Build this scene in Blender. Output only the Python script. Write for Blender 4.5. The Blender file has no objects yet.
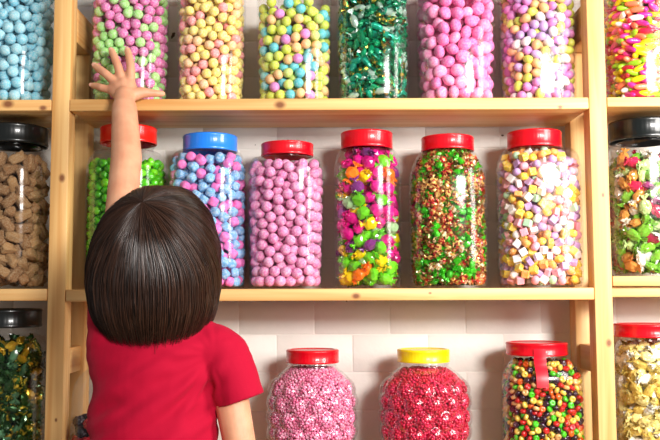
import bpy, bmesh, math, random
import numpy as np
from mathutils import Vector, Matrix, Euler, noise

rng = np.random.default_rng(7)
random.seed(7)
SC = bpy.context.scene
COL = SC.collection
PI = math.pi
E = 1.05                    # eye height
F = 869.0                   # focal length in pixels of the 660 px frame
PITCH = math.atan(72.0 / F)
ROLL = math.radians(-0.22)
CAMPOS = Vector((0, 0, E))
RC = Matrix.Rotation(PI / 2 + PITCH, 3, 'X') @ Matrix.Rotation(ROLL, 3, 'Z')


def at(px, py, Y):
    """world point at depth Y along the room's depth axis that is seen at (px, py)"""
    d = RC @ Vector(((px - 330) / F, -(py - 220) / F, -1))
    return CAMPOS + d * (Y / d.y)


def proj(P):
    """pixel coordinates and depth of an (n,3) array of world points"""
    R = np.array(RC)
    q = (P - np.array(CAMPOS)) @ R
    return 330 + F * q[:, 0] / -q[:, 2], 220 - F * q[:, 1] / -q[:, 2], -q[:, 2]


# ------------------------------------------------------------------ materials
def lin(c):
    return tuple(((v / 255) / 12.92 if v / 255 <= .04045 else ((v / 255 + .055) / 1.055) ** 2.4) for v in c)


def new_mat(name):
    m = bpy.data.materials.new(name)
    m.use_nodes = True
    nt = m.node_tree
    b = nt.nodes['Principled BSDF']
    return m, nt, b


def N(nt, t, **kw):
    n = nt.nodes.new(t)
    for k, v in kw.items():
        setattr(n, k, v)
    return n


def plain(name, rgb, rough=.5, coat=0., metal=0., sss=0., spec=.5):
    m, nt, b = new_mat(name)
    b.inputs['Base Color'].default_value = (*lin(rgb), 1)
    b.inputs['Roughness'].default_value = rough
    b.inputs['Coat Weight'].default_value = coat
    b.inputs['Coat Roughness'].default_value = .08
    b.inputs['Metallic'].default_value = metal
    b.inputs['Specular IOR Level'].default_value = spec
    if sss:
        b.inputs['Subsurface Weight'].default_value = sss
        b.inputs['Subsurface Radius'].default_value = (.006, .003, .002)
        b.inputs['Subsurface Scale'].default_value = 1.0
    return m


def candy(name, rgb, rough=.7, coat=0., metal=0., var=.12, dust=0., dust_rgb=(255, 250, 250), scale=350., bump=.15, rgb2=None):
    """a sweet: own colour, small tone change from piece to piece, optional sugar dusting or second colour in blotches"""
    m, nt, b = new_mat(name)
    L = nt.links
    info = N(nt, 'ShaderNodeObjectInfo')
    geo = N(nt, 'ShaderNodeNewGeometry')
    add = N(nt, 'ShaderNodeMath', operation='ADD')
    L.new(info.outputs['Random'], add.inputs[0])
    L.new(geo.outputs['Random Per Island'], add.inputs[1])
    fr = N(nt, 'ShaderNodeMath', operation='FRACT')
    L.new(add.outputs[0], fr.inputs[0])
    mr = N(nt, 'ShaderNodeMapRange')
    mr.inputs['To Min'].default_value = 1 - var
    mr.inputs['To Max'].default_value = 1 + var
    L.new(fr.outputs[0], mr.inputs['Value'])
    hsv = N(nt, 'ShaderNodeHueSaturation')
    hsv.inputs['Color'].default_value = (*lin(rgb), 1)
    L.new(mr.outputs[0], hsv.inputs['Value'])
    out = hsv.outputs['Color']
    tc = N(nt, 'ShaderNodeTexCoord')
    nz = N(nt, 'ShaderNodeTexNoise')
    nz.inputs['Scale'].default_value = scale
    nz.inputs['Detail'].default_value = 3
    L.new(tc.outputs['Object'], nz.inputs['Vector'])
    if dust or rgb2:
        rp = N(nt, 'ShaderNodeMapRange')
        rp.inputs['From Min'].default_value = .5 if rgb2 else .42
        rp.inputs['From Max'].default_value = .54 if rgb2 else .68
        rp.inputs['To Max'].default_value = 1. if rgb2 else dust
        L.new(nz.outputs['Fac'], rp.inputs['Value'])
        mx = N(nt, 'ShaderNodeMix', data_type='RGBA')
        L.new(rp.outputs[0], mx.inputs['Factor'])
        L.new(out, mx.inputs[6])
        mx.inputs[7].default_value = (*lin(rgb2 or dust_rgb), 1)
        out = mx.outputs[2]
    L.new(out, b.inputs['Base Color'])
    if bump:
        bp = N(nt, 'ShaderNodeBump')
        bp.inputs['Strength'].default_value = bump
        bp.inputs['Distance'].default_value = .002
        L.new(nz.outputs['Fac'], bp.inputs['Height'])
        L.new(bp.outputs[0], b.inputs['Normal'])
    b.inputs['Roughness'].default_value = rough
    b.inputs['Coat Weight'].default_value = coat
    b.inputs['Coat Roughness'].default_value = .1
    b.inputs['Metallic'].default_value = metal
    return m


def clear_plastic(name, tint=(.99, .992, .992), boost=1.0, cap=.16):
    """thin-walled clear plastic: straight transmission with a Fresnel reflection"""
    m = bpy.data.materials.new(name)
    m.use_nodes = True
    nt = m.node_tree
    nt.nodes.clear()
    L = nt.links
    o = N(nt, 'ShaderNodeOutputMaterial')
    t = N(nt, 'ShaderNodeBsdfTransparent')
    t.inputs[0].default_value = (*tint, 1)
    g = N(nt, 'ShaderNodeBsdfGlossy')
    g.inputs['Roughness'].default_value = .13
    f = N(nt, 'ShaderNodeFresnel')
    f.inputs['IOR'].default_value = 1.42
    mu = N(nt, 'ShaderNodeMath', operation='MULTIPLY')
    mu.inputs[1].default_value = boost
    nz = N(nt, 'ShaderNodeTexNoise')
    nz.inputs['Scale'].default_value = 25
    tc = N(nt, 'ShaderNodeTexCoord')
    L.new(tc.outputs['Object'], nz.inputs['Vector'])
    bp = N(nt, 'ShaderNodeBump')
    bp.inputs['Strength'].default_value = .12
    bp.inputs['Distance'].default_value = .01
    L.new(nz.outputs['Fac'], bp.inputs['Height'])
    L.new(bp.outputs[0], g.inputs['Normal'])
    L.new(f.outputs[0], mu.inputs[0])
    mx = N(nt, 'ShaderNodeMixShader')
    mn = N(nt, 'ShaderNodeMath', operation='MINIMUM')
    mn.inputs[1].default_value = cap
    L.new(mu.outputs[0], mn.inputs[0])
    L.new(mn.outputs[0], mx.inputs[0])
    L.new(t.outputs[0], mx.inputs[1])
    L.new(g.outputs[0], mx.inputs[2])
    L.new(mx.outputs[0], o.inputs['Surface'])
    return m


def pine(name, axis, knots=(), tone=1.0):
    """pine board with grain along one axis (0 x, 1 y, 2 z) and dark knots at the given world points"""
    m, nt, b = new_mat(name)
    L = nt.links
    geo = N(nt, 'ShaderNodeNewGeometry')
    mp = N(nt, 'ShaderNodeMapping')
    s = [70., 70., 70.]
    s[axis] = 2.6
    mp.inputs['Scale'].default_value = s
    mp.inputs['Location'].default_value = [random.uniform(0, 9) for _ in range(3)]
    L.new(geo.outputs['Position'], mp.inputs['Vector'])
    nz = N(nt, 'ShaderNodeTexNoise')
    nz.inputs['Scale'].default_value = 1.
    nz.inputs['Detail'].default_value = 5
    nz.inputs['Distortion'].default_value = .6
    L.new(mp.outputs[0], nz.inputs['Vector'])
    cr = N(nt, 'ShaderNodeValToRGB')
    e = cr.color_ramp.elements
    e[0].position, e[1].position = .32, .7
    e[0].color = (*[v * tone for v in lin((217, 157, 88))], 1)
    e[1].color = (*[v * tone for v in lin((241, 199, 132))], 1)
    L.new(nz.outputs['Fac'], cr.inputs[0])
    out = cr.outputs[0]
    for (p, r) in knots:
        dv = N(nt, 'ShaderNodeVectorMath', operation='SUBTRACT')
        L.new(geo.outputs['Position'], dv.inputs[0])
        dv.inputs[1].default_value = p
        sc = N(nt, 'ShaderNodeVectorMath', operation='MULTIPLY')
        k = [1., 1., 1.]
        k[axis] = .7
        sc.inputs[1].default_value = k
        L.new(dv.outputs[0], sc.inputs[0])
        ln = N(nt, 'ShaderNodeVectorMath', operation='LENGTH')
        L.new(sc.outputs[0], ln.inputs[0])
        mr = N(nt, 'ShaderNodeMapRange')
        mr.inputs['From Min'].default_value = r * .55
        mr.inputs['From Max'].default_value = r * 1.5
        mr.inputs['To Min'].default_value = .9
        mr.inputs['To Max'].default_value = 0.
        L.new(ln.outputs['Value'], mr.inputs['Value'])
        mx = N(nt, 'ShaderNodeMix', data_type='RGBA')
        L.new(mr.outputs[0], mx.inputs['Factor'])
        L.new(out, mx.inputs[6])
        mx.inputs[7].default_value = (*lin((118, 60, 28)), 1)
        out = mx.outputs[2]
    L.new(out, b.inputs['Base Color'])
    b.inputs['Roughness'].default_value = .48
    bp = N(nt, 'ShaderNodeBump')
    bp.inputs['Strength'].default_value = .08
    bp.inputs['Distance'].default_value = .001
    L.new(nz.outputs['Fac'], bp.inputs['Height'])
    L.new(bp.outputs[0], b.inputs['Normal'])
    return m


def painted_brick():
    m, nt, b = new_mat('painted_brick')
    L = nt.links
    geo = N(nt, 'ShaderNodeNewGeometry')
    nz = N(nt, 'ShaderNodeTexNoise')
    nz.inputs['Scale'].default_value = 9
    nz.inputs['Detail'].default_value = 6
    L.new(geo.outputs['Position'], nz.inputs['Vector'])
    cr = N(nt, 'ShaderNodeValToRGB')
    e = cr.color_ramp.elements
    e[0].position, e[1].position = .3, .75
    e[0].color = (*lin((232, 228, 220)), 1)
    e[1].color = (*lin((244, 241, 234)), 1)
    L.new(nz.outputs['Fac'], cr.inputs[0])
    # chips where the paint has come off
    n2 = N(nt, 'ShaderNodeTexNoise')
    n2.inputs['Scale'].default_value = 75
    n2.inputs['Detail'].default_value = 2
    L.new(geo.outputs['Position'], n2.inputs['Vector'])
    n3 = N(nt, 'ShaderNodeTexNoise')
    n3.inputs['Scale'].default_value = 7
    L.new(geo.outputs['Position'], n3.inputs['Vector'])
    ad = N(nt, 'ShaderNodeMath', operation='ADD')
    L.new(n2.outputs['Fac'], ad.inputs[0])
    L.new(n3.outputs['Fac'], ad.inputs[1])
    mr = N(nt, 'ShaderNodeMapRange')
    mr.inputs['From Min'].default_value = 1.335
    mr.inputs['From Max'].default_value = 1.36
    L.new(ad.outputs[0], mr.inputs['Value'])
    mx = N(nt, 'ShaderNodeMix', data_type='RGBA')
    L.new(mr.outputs[0], mx.inputs['Factor'])
    L.new(cr.outputs[0], mx.inputs[6])
    mx.inputs[7].default_value = (*lin((96, 74, 58)), 1)
    L.new(mx.outputs[2], b.inputs['Base Color'])
    b.inputs['Roughness'].default_value = .6
    n4 = N(nt, 'ShaderNodeTexNoise')
    n4.inputs['Scale'].default_value = 60
    n4.inputs['Detail'].default_value = 5
    L.new(geo.outputs['Position'], n4.inputs['Vector'])
    bp = N(nt, 'ShaderNodeBump')
    bp.inputs['Strength'].default_value = .35
    bp.inputs['Distance'].default_value = .003
    L.new(n4.outputs['Fac'], bp.inputs['Height'])
    L.new(bp.outputs[0], b.inputs['Normal'])
    return m


# ------------------------------------------------------------------ mesh helpers
def link_mesh(name, me, mat=None, parent=None, loc=None):
    o = bpy.data.objects.new(name, me)
    if mat is not None and not me.materials:
        me.materials.append(mat)
    COL.objects.link(o)
    if parent is not None:
        o.parent = parent
    if loc is not None:
        o.location = loc
    return o


def bm_mesh(name, bm, smooth=True, auto=None):
    me = bpy.data.meshes.new(name)
    bmesh.ops.recalc_face_normals(bm, faces=bm.faces)
    if auto is not None:
        for ed in bm.edges:
            if len(ed.link_faces) == 2 and ed.calc_face_angle(0) > auto:
                ed.smooth = False
    bm.to_mesh(me)
    bm.free()
    if smooth:
        me.polygons.foreach_set('use_smooth', [True] * len(me.polygons))
    return me


def np_mesh(name, V, T, mats=None, mi=None, smooth=True):
    me = bpy.data.meshes.new(name)
    nv, nf, k = len(V), len(T), T.shape[1]
    me.vertices.add(nv)
    me.vertices.foreach_set('co', np.asarray(V, np.float32).ravel())
    me.loops.add(nf * k)
    me.loops.foreach_set('vertex_index', np.asarray(T, np.int32).ravel())
    me.polygons.add(nf)
    me.polygons.foreach_set('loop_start', np.arange(0, nf * k, k, dtype=np.int32))
    for m in mats or ():
        me.materials.append(m)
    if mi is not None:
        me.polygons.foreach_set('material_index', np.asarray(mi, np.int32))
    me.polygons.foreach_set('use_smooth', np.full(nf, smooth))
    me.update(calc_edges=True)
    me.validate()
    return me


def box_mesh(name, lo, hi, bev=.0015, off=Vector((0, 0, 0))):
    bm = bmesh.new()
    bmesh.ops.create_cube(bm, size=1)
    lo, hi = Vector(lo), Vector(hi)
    for v in bm.verts:
        v.co = Vector(((lo[i] + hi[i]) / 2 + v.co[i] * (hi[i] - lo[i])) for i in range(3)) - off
    if bev:
        bmesh.ops.bevel(bm, geom=list(bm.edges), offset=bev, segments=2, affect='EDGES', profile=.5)
    return bm_mesh(name, bm, True, .6)


def loft(rings, closed=True):
    """rings: list of (n,3) arrays; quads between; fan caps"""
    n = len(rings[0])
    V = np.concatenate(rings)
    Q = []
    for i in range(len(rings) - 1):
        for j in range(n):
            a, b = i * n + j, i * n + (j + 1) % n
            Q.append((a, b, b + n, a + n))
    bm = bmesh.new()
    vs = [bm.verts.new(v) for v in V]
    for q in Q:
        bm.faces.new([vs[k] for k in q])
    if closed:
        bm.faces.new(vs[:n][::-1])
        bm.faces.new(vs[-n:])
    return bm


def tag(o, label=None, cat=None, group=None, kind=None):
    if label:
        o['label'] = label
    if cat:
        o['category'] = cat
    if group:
        o['group'] = group
    if kind:
        o['kind'] = kind
    return o


def empty(name, loc, label=None, cat=None, group=None):
    o = bpy.data.objects.new(name, None)
    o.empty_display_size = .02
    COL.objects.link(o)
    o.location = loc
    return tag(o, label, cat, group)


# ------------------------------------------------------------------ the setting
Y0 = 1.45            # front of the shelves
YB = 1.606           # back of the shelves
YR = 1.568           # front of the rear posts
YW = 1.625           # wall
PLX = at(65.5, 290, Y0).x
PRX = at(594.5, 290, Y0).x
PW = .030            # post width
Z1 = at(330, 98.3, Y0).z       # top shelf, upper face
Z2 = at(330, 288.6, Y0).z      # middle shelf
TH = at(330, 98.3, Y0).z - at(330, 110.0, Y0).z
Z3 = Z2 - (Z1 - Z2)            # bottom shelf
ZTOP = Z1 + (Z1 - Z2) + .12


def build_wall():
    bm = bmesh.new()

    def bx(lo, hi, bev):
        r = bmesh.ops.create_cube(bm, size=1)
        vs = r['verts']
        for v in vs:
            v.co = Vector(((lo[i] + hi[i]) / 2 + v.co[i] * (hi[i] - lo[i])) for i in range(3))
        if bev:
            es = list({e for v in vs for e in v.link_edges})
            bmesh.ops.bevel(bm, geom=es, offset=bev, segments=2, affect='EDGES', profile=.5)
    bx((-1.5, YW + .0009, 0), (1.5, YW + .1, 2.1), 0)
    ch = .0695
    zj = at(330, 334.5, YW).z
    xj = at(314.5, 320, YW).x
    bl = .1402
    for r in range(-16, 16):
        zb = zj + r * ch
        if zb < .0 or zb + ch > 2.1:
            continue
        off = xj + (bl / 2 if r % 2 else 0)
        for k in range(-12, 12):
            x0 = off + k * bl
            lo = (max(-1.5, x0 + .0007), YW + random.uniform(-.0004, .0004), zb + .0007)
            hi = (min(1.5, x0 + bl - .0007), YW + .01, zb + ch - .0007)
            if hi[0] - lo[0] > .02:
                bx(lo, hi, .0018)
    me = bm_mesh('wall_back', bm, True, .9)
    o = link_mesh('wall_back', me, painted_brick())
    tag(o, 'white painted brick wall behind the shelves', None, None, 'structure')


build_wall()
fl = link_mesh('floor', box_mesh('floor', (-1.5, -.6, -.05), (1.5, YW, 0), 0), plain('floor_boards', (150, 120, 92), .6))
tag(fl, 'brown floor below the shelves', None, None, 'structure')


def upright(side, label, knots):
    """a ladder side frame: front post, rear post and rungs"""
    x0, x1 = (PLX - PW, PLX) if side < 0 else (PRX, PRX + PW)
    base = Vector(((x0 + x1) / 2, Y0 + .02, 0))
    t = empty('shelf_upright', base, label, 'shelf frame', 'pine uprights of the shelf unit')
    m = pine('pine_upright', 2, knots)
    link_mesh('front_post', box_mesh('front_post', (x0, Y0, 0), (x1, Y0 + .036, ZTOP), .002, base), m, t)
    zr0, zr1 = at(78, 45.5, Y0 + .06).z, at(78, 12, Y0 + .06).z
    link_mesh('rear_post', box_mesh('rear_post', (x0, YR, 0), (x1, YB, zr0 - .0005), .002, base), m, t)
    mr = pine('pine_rung', 1)
    for zc, hh, yb, ins in (((zr0 + zr1) / 2, (zr1 - zr0) / 2, YB, .001), (at(80, 360, 1.52).z, .022, YR, .006), (.35, .022, YR, .006)):
        link_mesh('rung', box_mesh('rung', (x0 + ins, Y0 + .036, zc - hh), (x1 - ins, yb, zc + hh), .0015, base), mr, t)
    return t


upright(-1, 'pine ladder upright beside the girl, between fudge jar and green sweet jar',
        [(at(62, 178, Y0), .0045), (at(56, 420, Y0), .002)])
upright(1, 'pine ladder upright between the pastel cube jar and the black-lidded fruit sweets',
        [(at(609, 343, Y0), .0042), (at(603, 195, Y0), .0025)])


def board(label, x0, x1, ztop, th, knots=(), y0=Y0 + .0, y1=YB, name='shelf_board'):
    o = link_mesh(name, box_mesh(name, (x0, y0, ztop - th), (x1, y1, ztop), .0018), pine('pine_shelf', 0, knots))
    return tag(o, label, 'shelf', 'pine shelf boards')


g = .0008
XL0, XR1 = -.86, .86
board('long pine shelf under the upper jars the girl reaches for', PLX + g, PRX - g, Z1, TH,
      [(at(280, 105, Y0), .006), (at(560, 107, Y0), .003)], Y0 - .001)
board('long pine shelf under the middle row of red-lidded jars', PLX + g, PRX - g, Z2, TH,
      [(at(356, 296, Y0), .0045), (at(430, 293, Y0), .002)], Y0 - .001)
board('long pine shelf under the raspberry-shaped jars', PLX + g, PRX - g, Z3, TH)
board('short pine shelf under the jar of blue bonbons', XL0, PLX - PW - g, at(30, 99.5, Y0).z, TH * .95,
      [(at(8, 104, Y0), .006), (at(43, 108, Y0), .004)])
ZL2 = at(30, 288.7, Y0).z
board('short pine shelf under the black-lidded jar of brown fudge', XL0, PLX - PW - g, ZL2, TH)
board('short pine shelf under the jar of green and gold wrapped sweets', XL0, PLX - PW - g, Z3, TH)
ZR1 = at(630, 97, Y0).z
ZR2 = at(630, 276, Y0).z
board('short pine shelf under the jar of bright torpedo sweets', PRX + PW + g, XR1, ZR1, TH * .82)
board('short pine shelf under the black-lidded jar of fruit sweets', PRX + PW + g, XR1, ZR2, TH * .85)
tag(board('pine support board fixed directly below the shelf of fruit sweets', PRX + PW + g, XR1, ZR2 - TH * .85 - .001, TH * .85,
          (), Y0 + .012, YB, 'support_board'), None, 'board')
board('short pine shelf under the red-lidded jar of cream wrapped sweets', PRX + PW + g, XR1, Z3, TH)

# ------------------------------------------------------------------ jars
M_PLASTIC = clear_plastic('clear_plastic', boost=.42, cap=.13)
M_PLASTIC_B = clear_plastic('clear_plastic_bumpy', boost=.9, cap=.14)
M_LID = {
    'red': plain('lid_red', (216, 2, 26), .3, .25),
    'orange': plain('lid_orange_red', (236, 26, 16), .3, .25),
    'blue': plain('lid_blue', (30, 130, 240), .3, .4),
    'yellow': plain('lid_yellow', (248, 222, 10), .35, .3),
    'black': plain('lid_black', (10, 16, 16), .3, .3),
    'white': plain('lid_white', (235, 235, 230), .35, .3),
}
M_STRIP = plain('seal_strip_red', (226, 16, 40), .35)


class Jar:
    pass


def sup(th, n):
    c, s = abs(math.cos(th)), abs(math.sin(th))
    return 1.0 / ((c ** n + s ** n) ** (1.0 / n))


def make_jar(label, xl, xr, zbase, lid, neck, body, Yc=1.53, n=2.8, thick=.0016, bumps=None, name='sweet_jar', cap=None, group=None):
    """lid: (xl, xr, ytop, ybot, colour) in picture measures at depth Yc; body: list of (y, halfwidth fraction); neck: y where the neck meets the shoulder"""
    j = Jar()
    pym = {True: 55, False: 215}[zbase > E + .1] if zbase > E - .1 else 410
    cx = at((xl + xr) / 2, pym, Yc).x
    R = (at(xr, pym, Yc).x - at(xl, pym, Yc).x) / 2
    if cx > PLX - .3 and cx < 0:
        cx = max(cx, PLX + R * .99) if cx > PLX + .5 else cx
    lx = (lid[0] + lid[1]) / 2
    rl = (at(lid[1], lid[2], Yc).x - at(lid[0], lid[2], Yc).x) / 2
    zt, zb = at(330, lid[2], Yc - rl).z, at(330, lid[3], Yc - rl).z
    zn = min(at(330, neck, Yc - rl * .5).z, zb - .007)
    j.x, j.y, j.z, j.R, j.n = cx, Yc, zbase, R, n
    rn = rl * .90
    prof = [(R * .86, zbase), (R * .95, zbase + .004)]
    for (py, k) in body:
        prof.append((R * k, at(330, py, Yc).z))
    prof += [(rn * 1.06, zn + .0015), (rn, zn + .004), (rn, zb - .006), (rn * 1.05, zb - .004), (rn * 1.05, zb - .0015), (rn, zb), (rn, zt - .004)]
    pz = np.array([p[1] for p in prof]) - zbase
    pr = np.array([p[0] for p in prof])
    # smooth resample along the profile
    zs = [0, .002]
    for a, b in zip(pz[:-1], pz[1:]):
        k = max(1, int((b - a) / .006))
        zs += [a + (b - a) * (i + 1) / k for i in range(k)]
    zs = np.unique(np.round(zs, 5))
    rs = np.interp(zs, pz, pr)
    zsh = at(330, body[-1][0], Yc).z - zbase
    znk = zn - zbase
    rs2 = rs.copy()
    for _ in range(2):
        rs2[1:-1] = np.where(zs[1:-1] < znk - .002, (rs2[:-2] + 2 * rs2[1:-1] + rs2[2:]) / 4, rs2[1:-1])
    rs = rs2
    nn = np.interp(zs, [0, zsh * .98, max(znk, zsh + .004)], [n, n, 2.0])
    SEG = 216 if bumps else 72
    th = np.arange(SEG) * 2 * PI / SEG

    def bump(theta, z):
        if not bumps:
            return 0.
        nb, rows, h, z0, dz = bumps
        best = 0.
        k = round((z - z0) / dz)
        for kk in (k - 1, k, k + 1):
            if kk < 0 or kk >= rows:
                continue
            t = (theta / (2 * PI) * nb + (.5 if kk % 2 else 0.))
            dt = (t - round(t)) * 2 * PI / nb * R
            dd = (dt * dt + (z - z0 - kk * dz) ** 2) / (dz * .62) ** 2
            if dd < 1:
                best = max(best, (1 - dd) ** .7)
        return best * h

    j.bump = bump

    def ring(i, inset):
        r = rs[i] - inset
        return np.array([[(r * sup(t, nn[i]) + bump(t, zs[i])) * math.cos(t), (r * sup(t, nn[i]) + bump(t, zs[i])) * math.sin(t), zs[i]] for t in th])

    if bumps:
        zf = np.arange(0, zs[-1], .003)
        rs = np.interp(zf, zs, rs)
        nn = np.interp(zf, zs, nn)
        zs = zf
    rings = [ring(i, 0) for i in range(len(zs))]
    inner = [ring(i, thick) for i in range(len(zs))]
    for r in inner:
        r[:, 2] = np.maximum(r[:, 2], .003)
    base0 = rings[0].copy()
    base0[:, :2] *= .8
    base0[:, 2] = .0
    rings = [base0] + rings
    j.zs, j.rs, j.nn, j.th = zs, rs - thick, nn, thick
    keep = [i for i in range(len(zs)) if zs[i] > .0035]
    inn = [inner[i] for i in keep]
    b1 = inn[0].copy()
    b1[:, 2] = .003
    bm = loft(rings + inn[::-1] + [b1])
    me = bm_mesh('jar_body', bm)
    root = empty(name, (cx, Yc, zbase), label, 'sweet jar', group)
    link_mesh('jar_body', me, M_PLASTIC_B if bumps else M_PLASTIC, root)
    # lid
    lcx = at(lx, lid[2], Yc).x - cx
    H = zt - zb
    L = 144
    rr = []
    for (k, z, rib) in ((.955, H - .003, 0), (.955, H * .5, 0), (.955, 0., 0), (.985, 0., 0), (1.0, .0012, 0), (1.0, H * .14, 0), (.985, H * .18, 1), (.985, H * .8, 1), (1., H * .86, 0), (.995, H * .93, 0), (.97, H * .985, 0), (.93, H, 0), (.86, H, 0), (.84, H - .0012, 0)):
        t = np.arange(L) * 2 * PI / L
        w = rl * k + (np.where(np.arange(L) % 3 == 0, .0002, -.0001) if rib else 0.)
        rr.append(np.stack([lcx + w * np.cos(t), w * np.sin(t), np.full(L, zb - zbase + z)], 1))
    bm = loft(rr)
    link_mesh('lid', bm_mesh('lid', bm, True, .8), M_LID[lid[4]], root)
    j.root, j.zlid, j.rl, j.lcx = root, zb - zbase, rl, lcx
    return j


JB = [(.0, .0)]


def body_top():
    return [(84, .97), (60, 1.0), (-18, 1.0), (-30, .93), (-36, .8)]


def mk_top(label, xl, xr, zbase, colour, lidname):
    c = (xl + xr) / 2
    return make_jar(label, xl, xr, zbase, (c - 27, c + 27, -56, -40, colour), -37, body_top(), 1.53)


M1 = Z1 + .0004
jars = {}
jars['A'] = mk_top('clear jar of pale blue bonbons on the short upper shelf', -26, 51, at(30, 99.5, Y0).z + .0004, 'blue', '')
jars['B'] = mk_top('clear jar of pink and pale green balls under the reaching hand', 93.5, 168, M1, 'red', '')
jars['C'] = mk_top('clear jar of lemon and rose bonbons beside the pink and green balls', 178, 245.5, M1, 'red', '')
jars['D'] = mk_top('clear jar of lime, peach, teal and lilac balls on the upper shelf', 257, 332, M1, 'red', '')
jars['E'] = mk_top('clear jar of dark green foil-wrapped toffees on the upper shelf', 336, 410, M1, 'red', '')
jars['F'] = mk_top('clear jar of flattened pink drops on the upper shelf', 416.5, 494.5, M1, 'red', '')
jars['G'] = mk_top('clear jar of pastel speckled egg sweets on the upper shelf', 500.5, 574, M1, 'red', '')
jars['H'] = mk_top('clear jar of bright torpedo-shaped sweets on the short upper shelf', 606, 684, ZR1 + .0004, 'red', '')

M2 = Z2 + .0004
std = lambda sh: [(282, .97), (262, 1.0), (sh + 28, 1.0), (sh + 14, .985), (sh + 6, .93), (sh + 1, .83)]
jars['I'] = make_jar('black-lidded jar of sugary brown fudge chunks on the short middle shelf', -28, 48.5, ZL2 + .0004, (-20, 47.5, 120, 139.5, 'black'), 152, std(152))
jars['J'] = make_jar('orange-red lidded jar of bright green sweets behind the girl\'s raised arm', 88, 166, M2, (101, 157, 122, 139, 'orange'), 151, std(152))
jars['K'] = make_jar('blue-lidded jar of pale blue and pink barrel sweets', 169, 247, M2, (183, 237.5, 131, 147.5, 'blue'), 151.5, std(152))
jars['L'] = make_jar('red-lidded shorter jar filled only with pink bonbons', 247.5, 325, M2, (261, 313.5, 139.5, 152.5, 'red'), 157,
                     [(282, .93), (262, .95), (220, .985), (190, 1.0), (172, .99), (164, .95), (159, .86)])
jars['M'] = make_jar('tall slim red-lidded jar of big magenta, yellow and green cellophane sweets', 333.5, 401.5, M2, (340.5, 392.5, 128.5, 145.5, 'red'), 150, std(151))
jars['N'] = make_jar('red-lidded jar packed to the neck with small green, gold and red toffees', 408.5, 486.5, M2, (421, 473.5, 133.5, 148, 'red'), 153,
                     [(282, .97), (262, 1.0), (200, 1.0), (178, .985), (168, .93), (160, .83), (154, .72)])
jars['O'] = make_jar('red-lidded jar of pastel candy cubes next to the pine upright', 497.5, 579.5, M2, (507, 561, 128.5, 145.5, 'red'), 149.5, std(151), Yc=1.525)
jars['P'] = make_jar('black-lidded wide jar of clear-wrapped fruit sweets on the short middle shelf', 609, 690, ZR2 + .0004, (609, 676, 117, 137.5, 'black'), 144,
                     [(270, .97), (250, 1.0), (180, 1.0), (160, .985), (151, .95), (146, .88)])
M3 = Z3 + .0004
jars['Q'] = make_jar('black-lidded jar of green and gold wrapped sweets on the short bottom shelf', -34, 43, M3, (-26, 41, 308, 327, 'black'), 336,
                     [(470, .97), (450, 1.0), (360, 1.0), (348, .985), (341, .94), (337, .88)])
jars['R'] = make_jar('half-empty clear jar of red and dark berries behind the girl\'s waist', 73.5, 140, M3, (93, 122, 346, 361, 'white'), 366,
                     [(470, .97), (450, 1.0), (398, 1.0), (386, .96), (377, .87), (369, .68)], Yc=1.506)
_dz = .0262
_z0 = .022
jars['S'] = make_jar('red-lidded raspberry-shaped jar of tiny pale pink beads', 269.5, 354.5, M3, (286, 339, 351, 364.5, 'red'), 369,
                     [(470, .84), (450, .94), (430, 1.0), (408, 1.0), (394, 1.0), (386, .965), (380, .905), (374, .80)], n=2., bumps=(13, 6, .0072, _z0, _dz))
jars['T'] = make_jar('yellow-lidded raspberry-shaped jar of tiny crimson beads', 381.5, 468.5, M3, (397, 449.5, 351, 364, 'yellow'), 369,
                     [(470, .84), (450, .94), (430, 1.0), (408, 1.0), (394, 1.0), (386, .965), (380, .905), (374, .80)], n=2., bumps=(13, 6, .0072, _z0, _dz))
jars['U'] = make_jar('red-lidded jar of mixed jelly beads with a red strip down its front', 502.5, 582, M3, (506, 567, 344.5, 357.5, 'red'), 361,
                     [(470, .97), (450, 1.0), (390, 1.0), (377, .985), (370, .94), (363, .8)], Yc=1.525)
jars['V'] = make_jar('red-lidded jar of cream and clear wrapped sweets on the short bottom shelf', 616, 692, M3, (614.5, 680, 326, 339.5, 'red'), 343,
                     [(470, .97), (450, 1.0), (364, 1.0), (354, .985), (348, .95), (344, .88)])


def seal_strip(j):
    """red paper strip stuck from the lid down the front of the jar"""
    dx = at(542, 360, 1.45).x * 1.0
    pts = []
    x = at(542.5, 370, j.y - j.R).x - j.x
    hw = .0098
    zl = j.zlid
    prof = [(j.rl + .0007, zl + .013), (j.rl + .0007, zl - .0005)]
    zend = at(542, 388, j.y - j.R).z - j.z
    for z in np.linspace(zl - .004, zend, 16):
        r = max(np.interp(z, j.zs, j.rs) + j.th, j.rl + (np.interp(zend, j.zs, j.rs) - j.rl) * (zl - z) / (zl - zend)) + .0008
        prof.append((r, z))
    n0 = np.interp(.05, j.zs, j.nn)
    rings = []
    for (r, z) in prof:
        row = []
        for off in (0, .0006):
            for s in ((-1, -.5, 0, .5, 1) if off == 0 else (1, .5, 0, -.5, -1)):
                xx = x + s * hw
                nz = float(np.interp(z, j.zs, j.nn)) if z < zl - .002 else 2.0
                rr = r + off
                cxx = xx if z < zl - .002 else xx - j.lcx
                yy = -(max(1e-9, rr ** nz - abs(cxx) ** nz)) ** (1 / nz)
                row.append((xx, yy, z))
        rings.append(np.array(row))
    bm = loft(rings)
    o = link_mesh('seal_strip', bm_mesh('seal_strip', bm, True, .7), M_STRIP, j.root)
    o['label'] = 'red paper strip stuck over the lid'


seal_strip(jars['U'])

# ------------------------------------------------------------------ shapes of the sweets
def ico(sub, fn, smooth=True):
    bm = bmesh.new()
    bmesh.ops.create_icosphere(bm, subdivisions=sub, radius=1)
    V = np.array([v.co[:] for v in bm.verts])
    T = np.array([[v.index for v in f.verts] for f in bm.faces])
    bm.free()
    V = np.array([fn(Vector(v)) for v in V])
    return V, T, smooth


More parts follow.
